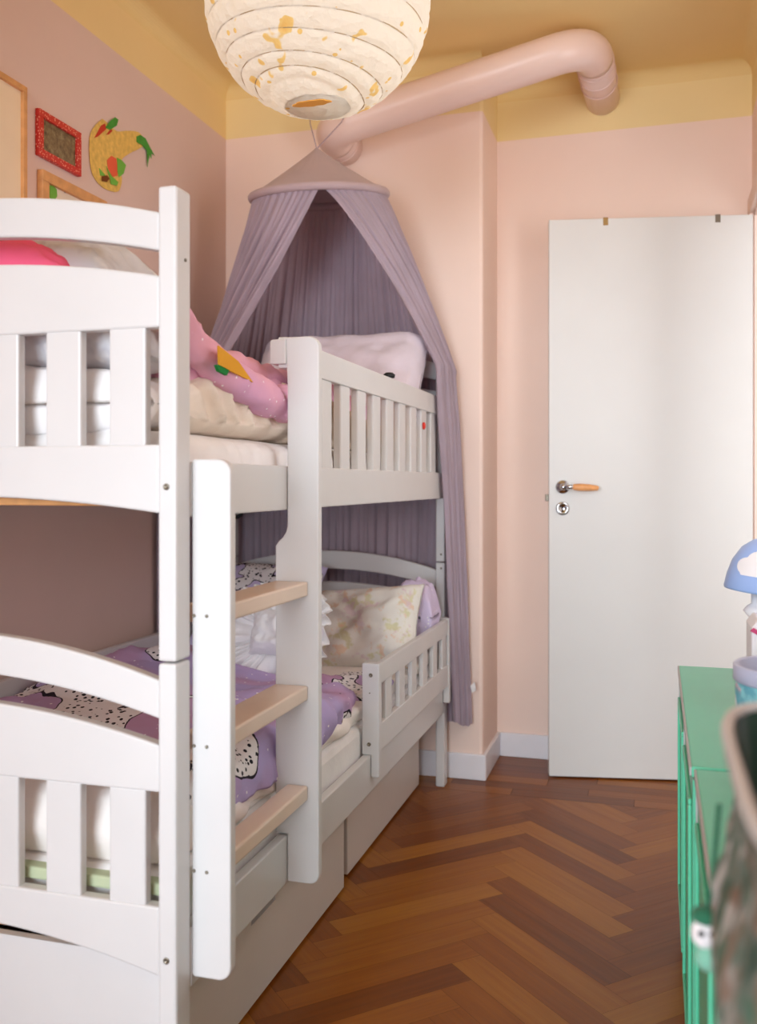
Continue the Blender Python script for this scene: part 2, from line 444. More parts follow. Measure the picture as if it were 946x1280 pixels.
struct(box('ceiling', (XL-.1, XR+.12, YB-.1, YR+.1, ZC, ZC+.1), M['ceiling'], bevel=0))
# cove: quarter-round fillets softening wall/ceiling corners
def cove(name, path_axis, a0, a1, cx, cz, sx, r=.07, mat=None):
    pts = [(cx, cz), ]
    arc = [(cx - sx*r + sx*r*math.sin(t), cz - r + r*math.cos(t)) for t in [PI/2*k/8 for k in range(9)]]
    return struct(prism(name, pts + arc[::-1], path_axis, a0, a1, mat or M['ceiling'], bevel=0))
def cove2(name, axis, a0, a1, c, z, s, r):
    arc = [(c - s*r*(1-math.sin(t)), z - r*(1-math.cos(t))) for t in [PI/2*k/8 for k in range(9)]]
    return struct(prism(name, [(c, z)] + arc, axis, a0, a1, M['ceiling'], bevel=0))
cove2('trim_1', 'y', YB, YR, XL, ZC, -1, .05)
cove2('trim_2', 'x', XC, XR, YR, ZC, 1, .05)
cove2('trim_3', 'x', XL, XC, YC, ZC, 1, .05)
cove2('trim_4', 'y', YB, YR, XR, ZC, 1, .05)
for p in ('trim_1', 'trim_2', 'trim_3', 'trim_4'):
    for f in bpy.data.objects[p].data.polygons: f.use_smooth = False
# baseboards
def bb(name, b): return struct(box(name, b, M['trim'], bevel=.004))
bb('baseboard_chimney', (XL, XC+.014, YC-.014, YC, 0, .095))
bb('baseboard_side', (XC, XC+.014, YC, YR, 0, .095))
bb('baseboard_far', (XC+.014, XR, YR-.014, YR, 0, .095))
bb('baseboard_left', (XL, XL+.014, YB, YC-.014, 0, .095))
bb('baseboard_right', (XR-.014, XR, YB, DY0-.075, 0, .095))
# door casing in the right wall and the hallway beyond
bm = bmesh.new()
add_box(bm, XR-.016, XR, DY0-.07, DY0, 0, DZ+.07); add_box(bm, XR-.016, XR, DY1, DY1+.07, 0, DZ+.07); add_box(bm, XR-.016, XR, DY0, DY1, DZ, DZ+.07)
add_box(bm, XR, XR+.12, DY0, DY0+.012, 0, DZ); add_box(bm, XR, XR+.12, DY1-.012, DY1, 0, DZ); add_box(bm, XR, XR+.12, DY0, DY1, DZ-.012, DZ)
struct(obj('trim_5', bm, M['wall'], bevel=.003))
bm = bmesh.new()
HX0, HX1 = XR+.12, XR+1.35
add_box(bm, HX1, HX1+.05, .6, 4.4, 0, ZC); add_box(bm, HX0, HX1, .55, .6, 0, ZC); add_box(bm, HX0, HX1, 4.35, 4.4, 0, ZC)
struct(obj('wall_hallway', bm, plain('white_hall_paint', 'F2EEE8', .6)))
struct(box('ceiling_hallway', (HX0, HX1, .6, 4.35, ZC, ZC+.05), M['trim'], bevel=0))

# ------------------------------------------------------------------ door leaf (structure), open against the far wall
D0 = Vector((-.3825, 3.536, 0)); DE = Vector((.9826, .186, 0)).normalized(); DN = Vector((DE.y, -DE.x, 0))   # DN faces the room
def dpt(t, z, off=0): return D0 + DE*t + DN*off + Vector((0, 0, z))
def dbox(bm, t0, t1, z0, z1, o0, o1):
    vs = [bm.verts.new(dpt(t, z, o)) for t in (t0, t1) for o in (o0, o1) for z in (z0, z1)]
    for f in ((0, 1, 3, 2), (4, 6, 7, 5), (0, 4, 5, 1), (2, 3, 7, 6), (0, 2, 6, 4), (1, 5, 7, 3)): bm.faces.new([vs[i] for i in f])
bm = bmesh.new(); dbox(bm, 0, .735, .006, 2.078, -.04, 0); dl = struct(obj('door_1', bm, M['door'], bevel=.002))
hz = 1.083; c = dpt(.050, hz)
bm = bmesh.new(); add_lathe(bm, [(.0255, 0), (.0255, .005), (.023, .008), (.012, .009), (.012, .03), (.010, .045), (0, .045)], c, 32, DN)
dh = obj('handle_rose', bm, M['chrome'], dl, smooth=True)
tube('lever_neck', [dpt(.050, hz, .036), dpt(.075, hz, .042), dpt(.088, hz, .043)], [.009, .0085, .008], M['chrome'], dh)
tube('handle_lever', [dpt(.080, hz, .043), dpt(.088, hz, .043), dpt(.108, hz-.001, .044), (dpt(.14, hz-.002, .044)), dpt(.172, hz-.004, .042), dpt(.176, hz-.005, .042)], [.006, .0115, .0135, .0125, .009, .006], M['orangewood'], dh, label='orange wooden lever grip')
c = dpt(.050, 1.003)
kh = lathe('keyhole_plate', [(.0255, 0), (.0255, .005), (.022, .008), (.014, .008), (.013, .006), (0, .006)], c, M['chrome'], dl, axis=DN)
bm = bmesh.new(); dbox(bm, .048, .052, .995, 1.008, .006, .0095); obj('keyhole', bm, M['dark'], kh)
bm = bmesh.new(); dbox(bm, -.012, .0, 1.03, 1.055, -.028, -.012); obj('latch_bolt', bm, M['bolt'], dl, bevel=.002)
for nm, t, lab, m in (('left', .207, 'brass over-door hook clip on door top, nearer the handle side', 'brass'), ('right', .610, 'grey over-door hook clip on door top, nearer the hinge side', 'bolt')):
    bm = bmesh.new(); dbox(bm, t-.009, t+.009, 2.052, 2.081, .0, .002); dbox(bm, t-.009, t+.009, 2.0785, 2.0805, -.042, .002); dbox(bm, t-.009, t+.009, 2.04, 2.081, -.042, -.04)
    tag(obj('door_hook', bm, M[m]), lab, 'hook', 'clips over the door top')

# ------------------------------------------------------------------ bunk bed
X0, X1, Y0, Y1 = -1.595, -.7316, 1.3407, 3.364
PW, PD, PT, JT = .0325, .050, 1.574, .812
bed = empty('bunk_bed', ((X0+X1)/2, (Y0+Y1)/2, 0), 'white painted wooden bunk bed with two bunks and arched end boards, along the left wall', 'bunk bed')
B = M['bed']
def bolt(pos, axis, parent, r=.0055):
    ob = lathe('bolt', [(r, 0), (r, .0015), (r*.6, .002), (r*.55, .0004), (0, .0004)], pos, M['bolt'], parent, 12, axis); return ob
posts = {}
for px_, xa in (('r', X1-PW), ('l', X0)):
    for py_, ya in (('n', Y0), ('f', Y1-PD)):
        lo = box('post', (xa, xa+PW, ya, ya+PD, 0, JT-.0015), B, bed, .005)
        up = box('post', (xa, xa+PW, ya, ya+PD, JT+.0015, PT), B, bed, .005)
        posts[px_+py_] = (lo, up)
bolt((X1-.017, Y0, 1.093), (0, -1, 0), posts['rn'][1]); bolt((X1-.017, Y0, .337), (0, -1, 0), posts['rn'][0])
bolt((X1, Y0+.03, 1.46), (1, 0, 0), posts['rn'][1], .003)
for z in (.79, .84): bolt((X1-.012, Y1-PD, z), (0, -1, 0), posts['rf'][z > .8], .004); bolt((X0+.02, Y1-PD, z), (0, -1, 0), posts['lf'][z > .8], .004)
XI0, XI1 = X0+PW, X1-PW; XM = (XI0+XI1)/2; HW = (XI1-XI0)/2
def arch(z_side, rise, n=24):
    return [(XI0+(XI1-XI0)*k/n, z_side + rise*(1-((k/n-.5)*2)**2)) for k in range(n+1)]
def arched(name, top, bot, ya, yb):
    T = arch(*top); Bm = arch(*bot)
    return prism(name, Bm + T[::-1], 'y', ya, yb, B, bed, .004)
slx = [-.8235, -.944, -1.0645, -1.19, -1.325, -1.46]
def end_board(ya, yb, ys0, ys1):
    # upper bunk
    arched('arched_rail', (1.534, .052), (1.472, .046), ya, yb)
    arched('panel_board', (1.432, .040), (1.349, 0), ya, yb)
    arched('end_rail', (1.161, 0), (1.050, .026), ya, yb)
    # lower bunk
    arched('arched_rail', (.782, .062), (.720, .056), ya, yb)
    arched('panel_board', (.678, .050), (.602, 0), ya, yb)
    arched('end_rail', (.418, 0), (.306, .048), ya, yb)
    for z0, z1 in ((1.158, 1.352), (.415, .605)):
        for x in slx: box('baluster', (x-.0335, x+.0335, ys0, ys1, z0, z1), B, bed, .004)
end_board(Y0+.004, Y0+.028, Y0+.006, Y0+.026)
end_board(Y1-.036, Y1-.012, Y1-.034, Y1-.014)
YI0, YI1 = Y0+PD, Y1-PD
RT = .022
# long rails
sr = box('side_rail', (X1-RT, X1, YI0, YI1, 1.043, 1.134), B, bed)
box('side_rail', (X1-RT, X1, YI0, YI1, .271, .370), B, bed)
box('wall_rail', (X0, X0+RT, YI0, YI1, 1.043, 1.20), B, bed)
box('wall_rail', (X0, X0+RT, YI0, YI1, .27, .60), B, bed)
# upper guard
ug = box('guard_rail', (X1-RT, X1, 1.812, YI1, 1.337, 1.402), B, bed)
for k in range(-1, 10):
    ya = 2.030+.1365*k
    if ya+.07 < YI1: box('baluster', (X1-.024-.0, X1-.004, ya, ya+.072, 1.130, 1.340), B, ug, .004)
# lower guard with L-shaped end stiles
lg = box('guard_rail', (X1+.002, X1+.020, 2.412, 3.30, .556, .612), B, bed)
box('guard_board', (X1+.002, X1+.020, 2.412, 3.30, .374, .450), B, lg)
for k in range(6):
    ya = 2.489+.1425*k
    box('baluster', (X1+.004, X1+.018, ya, ya+.062, .447, .559), B, lg, .003)
for ya in (2.400, 3.285):
    st = prism('guard_stile', [(X1-.024, .371), (X1+.001, .371), (X1+.001, .312), (X1+.024, .312), (X1+.024, .616), (X1-.024, .616)], 'y', ya, ya+.028, B, lg, .003)
    if ya < 3:
        bolt((X1+.001, ya, .585), (0, -1, 0), st, .0055); bolt((X1-.004, ya, .40), (0, -1, 0), st, .0055); bolt((X1-.002, ya, .537), (0, -1, 0), st, .002)
# slatted bases
box('bunk_base', (X0+RT, X1-RT, YI0, YI1, 1.060, 1.075), M['oak'], bed, label='pale unpainted wooden underside of the upper bunk')
box('bunk_base', (X0+RT, X1-RT, YI0, YI1, .325, .340), M['oak'], bed)
bm = bmesh.new(); add_lathe(bm, [(.0, 0), (.0115, .001), (.0125, .005), (.008, .008), (0, .009)], (X1-.004, 3.005, 1.286), 20, (1, 0, 0))
tag(obj('toy_button', bm, M['red'], smooth=True), 'small round red knob stuck on an upper guard slat near the far end', 'button')

# ladder
lad = empty('bunk_ladder', (-.70, 1.6, .28), 'white wooden bunk bed ladder with three flat rungs hooked on the bed side', 'ladder')
sx0, sx1 = X1+.001, -.6618
prism('stile', rrect(sx0, sx1, .289, 1.138, (.006, .022, .024, .004)), 'y', 1.392, 1.414, B, lad, .003)
# far stile with stepped inner edge
ys = 1.807
pts = [(sx0, .276), (sx1-.02, .276)]
for k in range(1, 7):
    t = -PI/2+PI/2*k/6; pts.append((sx1-.02+.02*math.cos(t), .296+.02*math.sin(t)))
for k in range(0, 7):
    t = PI/2*k/6; pts.append((sx1-.022+.022*math.cos(t), 1.378+.022*math.sin(t)))
pts += [(sx0-.004, 1.400), (sx0, 1.30), (sx0, 1.05), (sx0, 1.010), (sx0-.003, .998), (sx0-.010, .987), (sx0-.020, .978), (sx0-.0265, .968), (sx0-.0265, .374), (sx0, .374)]
fst = prism('stile', pts, 'y', ys, ys+.022, B, lad, .003)
prism('hook_block', rrect(X1-.024-.012, X1-.001, 1.345, 1.396, (.004, .002, .002, .006), 3), 'y', ys-.004, ys+.03, B, fst, .002)
for z in (.8965, .683, .478):
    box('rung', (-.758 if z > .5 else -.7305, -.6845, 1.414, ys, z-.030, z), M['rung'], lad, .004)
for z in (.8965, .683, .478):
    for x in (sx0+.004, sx0+.027): bolt((x, 1.392, z-.015), (0, -1, 0), [c for c in lad.children if c.name.startswith('stile')][0], .003)

# drawers under the bed
def drawer(ya, yb, x, slot, lab):
    d = empty('underbed_drawer', (x-.3, (ya+yb)/2, 0), lab, 'drawer', 'drawers under the bunk bed')
    if slot:
        s0, s1 = slot
        bm = bmesh.new()
        add_box(bm, x-.018, x, ya, yb, .008, .176); add_box(bm, x-.018, x, ya, s0, .176, .190); add_box(bm, x-.018, x, s1, yb, .176, .190); add_box(bm, x-.018, x, ya, yb, .190, .300)
        bmesh.ops.remove_doubles(bm, verts=bm.verts, dist=1e-5)
        fr = obj('drawer_front', bm, M['bed2'], d)
        box('handle_slot', (x-.03, x-.012, s0, s1, .176, .190), M['dark'], fr, 0, label='dark cut-out grip slot')
    else: box('drawer_front', (x-.018, x, ya, yb, .008, .300), M['bed2'], d)
    bm = bmesh.new(); xb = X0+.06
    add_box(bm, xb, x-.018 if not slot else -.768, ya-(.016 if slot else -.004), ya-(.001 if slot else -.018), .012, .322); add_box(bm, xb, x-.018, yb-.018, yb-.004, .012, .262); add_box(bm, xb, xb+.014, ya+.018, yb-.018, .012, .262); add_box(bm, xb+.014, x-.018, ya+.018, yb-.018, .012, .022)
    obj('drawer_box', bm, M['bed'], d)
drawer(1.385, 2.405, -.808, (1.80, 1.93), 'white underbed drawer nearer the camera with a dark grip slot')
drawer(2.480, 3.30, -.822, None, 'plain white underbed drawer at the far end of the bed')

# ------------------------------------------------------------------ bedding, upper bunk
def quilt(p, ca, sa): return .004*abs(math.sin(p.y*PI/.055)) - .003
mt = slab('mattress', X0+.03, X1-.026, YI0+.002, YI1-.005, 1.076, 1.190, M['white_cotton'], r=.02, amp=.002, folds=quilt, seed=1)
tag(mt, 'white quilted mattress with vertical stitching on the upper bunk', 'mattress')
def ruf(p, ca, sa):
    return .008*(1-2*abs(math.sin(p.y*42+p.z*30+2.2*noise.noise(p*5)))**.7)*(1 if ca > .4 and sa > -.9 else .3)
sh = slab('fitted_sheet', X0+.035, -.768, 1.46, 3.28, 1.186, lambda x, y: 1.30+.03*math.sin(y*4), M['cream_cotton'], r=.08, amp=.010, folds=ruf, seed=4, dens=230)
tag(sh, 'cream ruched sheet bulging over the side of the upper mattress', 'sheet')
# pink printed duvet: body and two thick rolled folds at its edge
bm = bmesh.new()
slab('x', -1.55, -.80, 1.52, 2.72, 1.24, lambda x, y: 1.325+.02*math.exp(-((y-2.35)/.3)**2)+.02*math.exp(-((y-1.42)/.16)**2)+.12*math.exp(-((x+1.45)/.22)**2), None, r=.12, amp=.022, seed=9, dens=60, bm=bm)
def roll(bm, pts, rads, seed, flat=.75, seg=28):
    P = bez(pts, 10); n = len(P); up = Vector((0, 0, 1)); rings = []
    for i, p in enumerate(P):
        d = (P[min(i+1, n-1)]-P[max(i-1, 0)]).normalized(); sd = d.cross(up).normalized(); u2 = sd.cross(d)
        t = i/(n-1)*(len(rads)-1); k = int(min(t, len(rads)-2)); r = rads[k]+(rads[k+1]-rads[k])*(t-k)
        ring = []
        for j in range(seg):
            a = 2*PI*j/seg; v = p + sd*math.cos(a)*r*flat + u2*math.sin(a)*r
            v += (v-p).normalized()*r*(.26*crease(v, 16, seed)+.10*crease(v, 45, seed+1)); ring.append(bm.verts.new(v))
        rings.append(ring)
    for a, b in zip(rings, rings[1:]):
        for j in range(seg): bm.faces.new((a[j], a[(j+1) % seg], b[(j+1) % seg], b[j]))
    bm.faces.new(rings[0]); bm.faces.new(rings[-1][::-1])
roll(bm, [(-.80, 1.44, 1.405), (-.79, 1.50, 1.352), (-.775, 1.60, 1.305), (-.768, 1.75, 1.276), (-.765, 1.92, 1.27), (-.775, 2.10, 1.29)], [.024, .027, .029, .031, .033, .03], 2)
roll(bm, [(-.86, 1.44, 1.44), (-.85, 1.52, 1.395), (-.83, 1.64, 1.35), (-.82, 1.80, 1.325), (-.81, 2.0, 1.32), (-.82, 2.3, 1.33)], [.020, .024, .028, .030, .03, .03], 5)
duv = tag(obj('duvet', bm, M['pink_print'], smooth=True), 'pink printed duvet with rolled edge heaped on the upper bunk', 'duvet')
def patch(name, pts, mat, parent, label=None, th=.004):
    bm = bmesh.new(); n = len(pts); P = [Vector(p) for p in pts]
    nn = (P[1]-P[0]).cross(P[2]-P[0]).normalized()*th
    A = [bm.verts.new(p) for p in P]; Bv = [bm.verts.new(p+nn) for p in P]
    bm.faces.new(A); bm.faces.new(Bv[::-1])
    for i in range(n): bm.faces.new((A[i], A[(i+1) % n], Bv[(i+1) % n], Bv[i]))
    return obj(name, bm, mat, parent, label=label)
patch('printed_flap', [(-0.745, 1.513, 1.342), (-0.745, 1.516, 1.308), (-0.745, 1.66, 1.292), (-0.745, 1.595, 1.324)], M['orange_print'], duv, 'orange printed flap')
patch('printed_flap', [(-0.742, 1.506, 1.307), (-0.742, 1.535, 1.312), (-0.742, 1.558, 1.305), (-0.742, 1.548, 1.293), (-0.742, 1.516, 1.297)], M['green_print'], duv, 'green printed leaf patch', .006)
tag(pillow('pillow', (-1.05, 3.06, 1.44), (.30, .19, .085), (math.radians(52), 0, math.radians(2)), cloth('pale_lilac_cotton', 'D6CCD8'), seed=3, p=7, q=.42, pinch=.03, amp=.018), 'pale lilac pillow propped under the canopy at the upper bunk head', 'pillow')
tag(pillow('pillow', (-.86, 3.20, 1.37), (.09, .06, .06), (0, 0, .3), M['lilac_cotton'], seed=5, n=20), 'small pale cushion corner by the far guard rail of the upper bunk', 'cushion')
lathe_b = lathe('hair_clip', [(0, 0), (.016, .001), (.018, .010), (.010, .016), (0, .017)], (-.742, 2.62, 1.402), M['black'], None, 16)
tag(lathe_b, 'small black clip on top of the upper guard rail before the lilac pillow', 'clip')
# near end of upper bunk
tag(pillow('pillow', (-1.12, 1.445, 1.235), (.32, .055, .062), (0, 0, 0), M['white_cotton'], seed=11, q=.4), 'plump white pillow behind the upper end-board slats', 'pillow')
tag(pillow('cushion', (-1.15, 1.60, 1.475), (.205, .12, .10), (math.radians(8), math.radians(4), 0), M['greyprint'], seed=12, amp=.02), 'grey patterned cushion showing between the upper end boards', 'cushion')
tag(pillow('cushion', (-1.16, 1.50, 1.462), (.15, .08, .085), (0, math.radians(16), .1), M['pink'], seed=13), 'hot pink cushion at the near end of the upper bunk', 'cushion')
tag(slab('blanket', -1.5, -.83, 1.405, 1.56, 1.285, lambda x, y: 1.375+.05*math.exp(-((x+1.2)/.3)**2), M['greyprint'], r=.10, amp=.03, seed=14), 'grey sketch-print blanket bundled behind the upper end-board slats', 'blanket')

# ------------------------------------------------------------------ bedding, lower bunk
bmx = bmesh.new(); add_box(bmx, X0+.03, X1-.03, YI0+.004, YI1-.006, .341, .445)
mb = obj('mattress', bmx, M['white_cotton'], bevel=.02)
tag(mb, 'white mattress with sage green underside on the lower bunk', 'mattress')
box('mattress_underside', (X0+.032, X1-.045, YI0-.012, YI0+.03, .4185, .440), M['greenbase'], mb, .004, label='sage green fabric band')
def ruf2(p, ca, sa): return .008*math.sin(p.y*30+p.z*60+2*noise.noise(p*5))*(1 if ca > .4 else .4)
tag(slab('fitted_sheet', X0+.032, -.766, 1.395, 3.29, .442, lambda x, y: .500+.075*math.exp(-((y-1.42)/.09)**2), M['peach_cotton'], r=.05, amp=.006, folds=ruf2, seed=21), 'pale peach sheet on the lower bunk, bare near its guard rail', 'sheet')
def zt(x, y):
    return .600-.062*(y-1.4)+.02*math.sin(y*5+x*3)+.025*math.exp(-((x+1.42)/.2)**2)+.03*math.exp(-((x+1.3)/.2)**2-((y-2.3)/.3)**2)+.012*crease((x, y, 0), 7, 4)
def fold3(p, ca, sa): return .010*math.sin(p.y*14-p.z*20+3*noise.noise(p*4))
tag(slab('duvet', -1.56, -.775, 1.45, 2.80, .455, zt, M['purple_print'], r=.07, amp=.030, folds=fold3, seed=22, dens=110), 'purple spotted-print duvet spread over the lower bunk', 'duvet')
tag(pillow('pillow', (-1.34, 3.05, .66), (.20, .21, .075), (math.radians(38), 0, 0), M['lilac_print'], seed=23), 'lilac printed pillow at the head of the lower bunk, wall side', 'pillow')
tag(pillow('pillow', (-.945, 2.98, .612), (.215, .15, .075), (math.radians(58), math.radians(-6), math.radians(-4)), M['floral'], seed=24, amp=.016), 'cream floral pillow leaning at the lower bunk head', 'pillow')
tag(pillow('pillow', (-.80, 3.16, .64), (.075, .07, .11), (0, 0, 0), M['lilac_speck'], seed=25, n=24, amp=.02), 'small lilac speckled pillow end beside the far post of the lower bunk', 'pillow')
# ruffled cushion
rc = empty('ruffled_cushion', (-1.075, 2.58, .62), 'white round-edged cushion with a gathered frill, on the lower bunk behind the ladder', 'cushion')
pr = pillow('cushion_body', (-1.035, 2.50, .668), (.088, .070, .05), (math.radians(70), 0, math.radians(-6)), M['white_cotton'], rc, seed=26, p=3)
bm = bmesh.new(); Rm = Euler((math.radians(70), 0, math.radians(-6))).to_matrix(); n = 300; rings = []
for k in range(n):
    a = 2*PI*k/n; row = []
    sq = lambda t, e=.6: math.copysign(abs(t)**e, t)
    for j in range(6):
        t = j/5; wv = math.sin(a*26+2*math.sin(a*7))*.024*t + .006*math.sin(a*61)*t
        v = Vector((sq(math.cos(a))*(.080+.080*t), sq(math.sin(a))*(.062+.074*t), wv+.02*t)); row.append(bm.verts.new(Vector((-1.035, 2.50, .668)) + Rm @ v))
    rings.append(row)
for k in range(n):
    a, b = rings[k], rings[(k+1) % n]
    for j in range(5): bm.faces.new((a[j], b[j], b[j+1], a[j+1]))
fr = obj('frill', bm, M['white_cotton'], rc, smooth=True); sm = fr.modifiers.new('thick', 'SOLIDIFY'); sm.thickness = .002
tag(tube('black_cable', bez([(-1.572, 3.300, 1.036), (-1.560, 3.285, 1.0), (-1.535, 3.28, .968), (-1.515, 3.285, .985), (-1.525, 3.29, 1.02), (-1.55, 3.29, 1.036)]), .007, M['black']), 'looped black cable hanging under the upper bunk at the far wall-side post', 'cable')

# ------------------------------------------------------------------ canopy
cc = Vector((-1.14, 3.12)); RR = .236
can = empty('bed_canopy', (cc.x, cc.y, .22), 'mauve fabric bed canopy hanging on a ring over the head of the bunk bed', 'canopy')
tilt = Matrix.Rotation(math.radians(8.5), 3, 'X')
def ringpt(a, r=RR, z=0):
    v = tilt @ Vector((r*math.cos(a), r*math.sin(a), z)); return Vector((cc.x, cc.y, 2.108))+v
bm = bmesh.new()
P = [ringpt(2*PI*k/72) for k in range(73)]; add_tube(bm, P, .0145, 12, False)
obj('canopy_ring', bm, M['canopy_felt'], can, smooth=True)
bm = bmesh.new(); prof = []
seg = 72; rows = 14; rings = []
for j in range(rows+1):
    t = j/rows; r = RR*(1-t)**1.08+.004; z = .162*t+.004
    rings.append([bm.verts.new(ringpt(2*PI*k/seg, r+(.004*math.sin(k*1.9)*t*(1-t)), z)) for k in range(seg)])
for a, b in zip(rings, rings[1:]):
    for k in range(seg): bm.faces.new((a[k], a[(k+1) % seg], b[(k+1) % seg], b[k]))
obj('canopy_top', bm, M['canopy_felt'], can, smooth=True)
apex = ringpt(0, 0, .163)
duct_low = Vector((-1.168, 3.26, 2.389))
bm = bmesh.new()
add_tube(bm, [apex, Vector((-1.19, 3.165, 2.385)), Vector((-1.20, 3.185, 2.42))], .0022, 6)
add_tube(bm, [apex, Vector((-1.075, 3.175, 2.385)), Vector((-1.065, 3.195, 2.43))], .0022, 6)
obj('hanging_cord', bm, plain('mauve_cord', 'A99097', .7), can, smooth=True)
# drape
keys = [  # z, [(s, x, y)]
 (1.50, [(0, -1.46, 2.97), (.06, -1.52, 3.02), (.12, -1.60, 3.10), (.2, -1.628, 3.20), (.3, -1.628, 3.36), (.36, -1.57, 3.415), (.5, -1.30, 3.418), (.76, -.80, 3.418), (.83, -.716, 3.40), (.90, -.704, 3.33), (.96, -.708, 3.22), (1, -.716, 3.12)]),
 (1.30, [(0, -1.615, 2.97), (.06, -1.635, 2.90), (.12, -1.635, 3.02), (.2, -1.632, 3.16), (.3, -1.628, 3.36), (.36, -1.57, 3.415), (.5, -1.30, 3.418), (.76, -.80, 3.418), (.83, -.705, 3.415), (.90, -.690, 3.35), (.96, -.700, 3.26), (1, -.714, 3.165)]),
 (1.00, [(0, -1.615, 2.98), (.06, -1.635, 2.87), (.12, -1.635, 2.98), (.2, -1.632, 3.14), (.3, -1.628, 3.36), (.36, -1.57, 3.415), (.5, -1.30, 3.418), (.76, -.80, 3.418), (.83, -.69, 3.415), (.90, -.678, 3.37), (.96, -.695, 3.31), (1, -.715, 3.245)]),
 (.215, [(0, -1.615, 2.98), (.06, -1.632, 2.86), (.12, -1.632, 2.96), (.2, -1.630, 3.12), (.3, -1.628, 3.36), (.36, -1.57, 3.415), (.5, -1.30, 3.415), (.76, -.80, 3.415), (.83, -.66, 3.412), (.90, -.652, 3.385), (.96, -.68, 3.355), (1, -.700, 3.325)]),
]
def smoothstep(t): return t*t*(3-2*t)
def poly(kp, s):
    for (s0, x0, y0), (s1, x1, y1) in zip(kp, kp[1:]):
        if s <= s1+1e-9:
            t = (s-s0)/(s1-s0); return Vector((x0+(x1-x0)*t, y0+(y1-y0)*t))
    return Vector(kp[-1][1:])
A0 = math.radians(-70); ztop = 2.095
def drape_pt(s, t):
    """s around, t 0 top .. 1 bottom"""
    a = A0 - 2*PI*s*.995; top = ringpt(a, RR-.004, -.004)
    Z = [top.z]+[k[0] for k in keys]; tk = [0, .36, .47, .62, 1]
    for i in range(4):
        if t <= tk[i+1]+1e-9:
            u = (t-tk[i])/(tk[i+1]-tk[i]); z = Z[i]+(Z[i+1]-Z[i])*u
            if i == 0:
                b = poly(keys[0][1], s); p = Vector((top.x, top.y)); w = u**(1.05 if s < .6 else .80)
                q = p.lerp(b, w)
                return Vector((q.x, q.y, z - .0*math.sin(PI*u)))
            a_, b_ = poly(keys[i-1][1], s), poly(keys[i][1], s); q = a_.lerp(b_, u); return Vector((q.x, q.y, z))
NS, NT = 620, 84
bm = bmesh.new(); grid = []
for j in range(NT+1):
    t = j/NT; row = []
    for i in range(NS+1):
        s = i/NS; p = drape_pt(s, t); e = .004; p1 = drape_pt(min(1, s+e), t); p0 = drape_pt(max(0, s-e), t)
        tg = (p1-p0); nm = Vector((tg.y, -tg.x, 0))
        if nm.length > 1e-6: nm.normalize()
        ph = s*2*PI*30 + 3.0*noise.noise(Vector((s*14, t*1.2, 1.3))); ph2 = s*2*PI*17 + 3.5*noise.noise(Vector((s*7, t*1.6, 8.1)))
        front = 1 if (s < .20 or s > .83) else 0
        amp = (.003+.0035*min(1, t*4)); amp2 = (.016 if (t < .36 and front) else (.007 if not front and t < .36 else .006))*min(1, t*6)
        sh_ = math.sin(ph); d = amp*(1-2*abs(sh_)**.7)+amp2*(1-1.6*abs(math.sin(ph2))**.8)
        tighten = 1
        if t > .3 and s < .83: tighten = .8
        p = p + nm*d*tighten
        p.y = min(p.y, 3.435); p.x = max(p.x, -1.65)
        if t >= .999: p.z += .010*noise.noise(Vector((s*30, 0, 0)))+(.02*max(0, (s-.95)*20))
        row.append(bm.verts.new(p))
    grid.append(row)
for a, b in zip(grid, grid[1:]):
    for i in range(NS): bm.faces.new((a[i], a[i+1], b[i+1], b[i]))
dr = obj('drape', bm, M['canopy'], can, smooth=True)
patch('care_tag', [(-.648, 3.37, .36), (-.632, 3.37, .375), (-.626, 3.37, .345), (-.642, 3.37, .335)], M['white_cotton'], dr, 'white care tag', .002)

# ------------------------------------------------------------------ ventilation duct
duct = empty('ventilation_duct', (-.7, 3.3, 2.33), 'pale pink round ventilation duct running below the ceiling between two wall elbows', 'duct')
r = .068
A = [Vector((-1.137, 3.437, 2.389)), Vector((-1.137, 3.36, 2.389)), Vector((-1.137, 3.31, 2.389))]
elL = []
cL = Vector((-1.150, 3.25, 2.389)); d1 = Vector((0, -1, 0)); d2 = Vector((.90, .045, .205)).normalized()
E1 = Vector((-.205, 3.32, 2.597))
def curve_corner(p0, c, p1, rr, n=10):
    a = c+(p0-c).normalized()*rr; b = c+(p1-c).normalized()*rr
    return [(a*(1-t)**2+c*2*t*(1-t)+b*t*t) for t in [k/n for k in range(n+1)]]
pA = Vector((-1.142, 3.437, 2.385)); cA = Vector((-1.160, 3.255, 2.392)); cB = Vector((-.215, 3.285, 2.602)); pB = Vector((-.200, 3.770, 2.600))
bm = bmesh.new(); add_tube(bm, curve_corner(pA, cA, cB, .10)+curve_corner(cA, cB, pB, .13), r, 40)
obj('duct_pipe', bm, M['duct'], duct, smooth=True)
bm = bmesh.new(); dA = (pA-cA).normalized(); add_tube(bm, [cA+dA*.08, pA], r-.003, 40); eL = obj('wall_stub', bm, M['duct'], duct, smooth=True)
bm = bmesh.new(); dB = (pB-cB).normalized(); add_tube(bm, [cB+dB*.10, pB], r-.003, 40); eR = obj('wall_stub', bm, M['duct'], duct, smooth=True)
def ringband(c, d, rr, parent):
    bm = bmesh.new(); u = d.orthogonal().normalized(); v = d.cross(u)
    add_tube(bm, [c+(u*math.cos(2*PI*k/48)+v*math.sin(2*PI*k/48))*rr for k in range(49)], .0022, 6, False)
    obj('seam_ring', bm, M['duct'], parent, smooth=True)
for q in (.14, .165, .24, .32): ringband(cB+dB*q, dB, r-.001, eR)
for q in (.105, .135): ringband(cA+dA*q, dA, r-.001, eL)

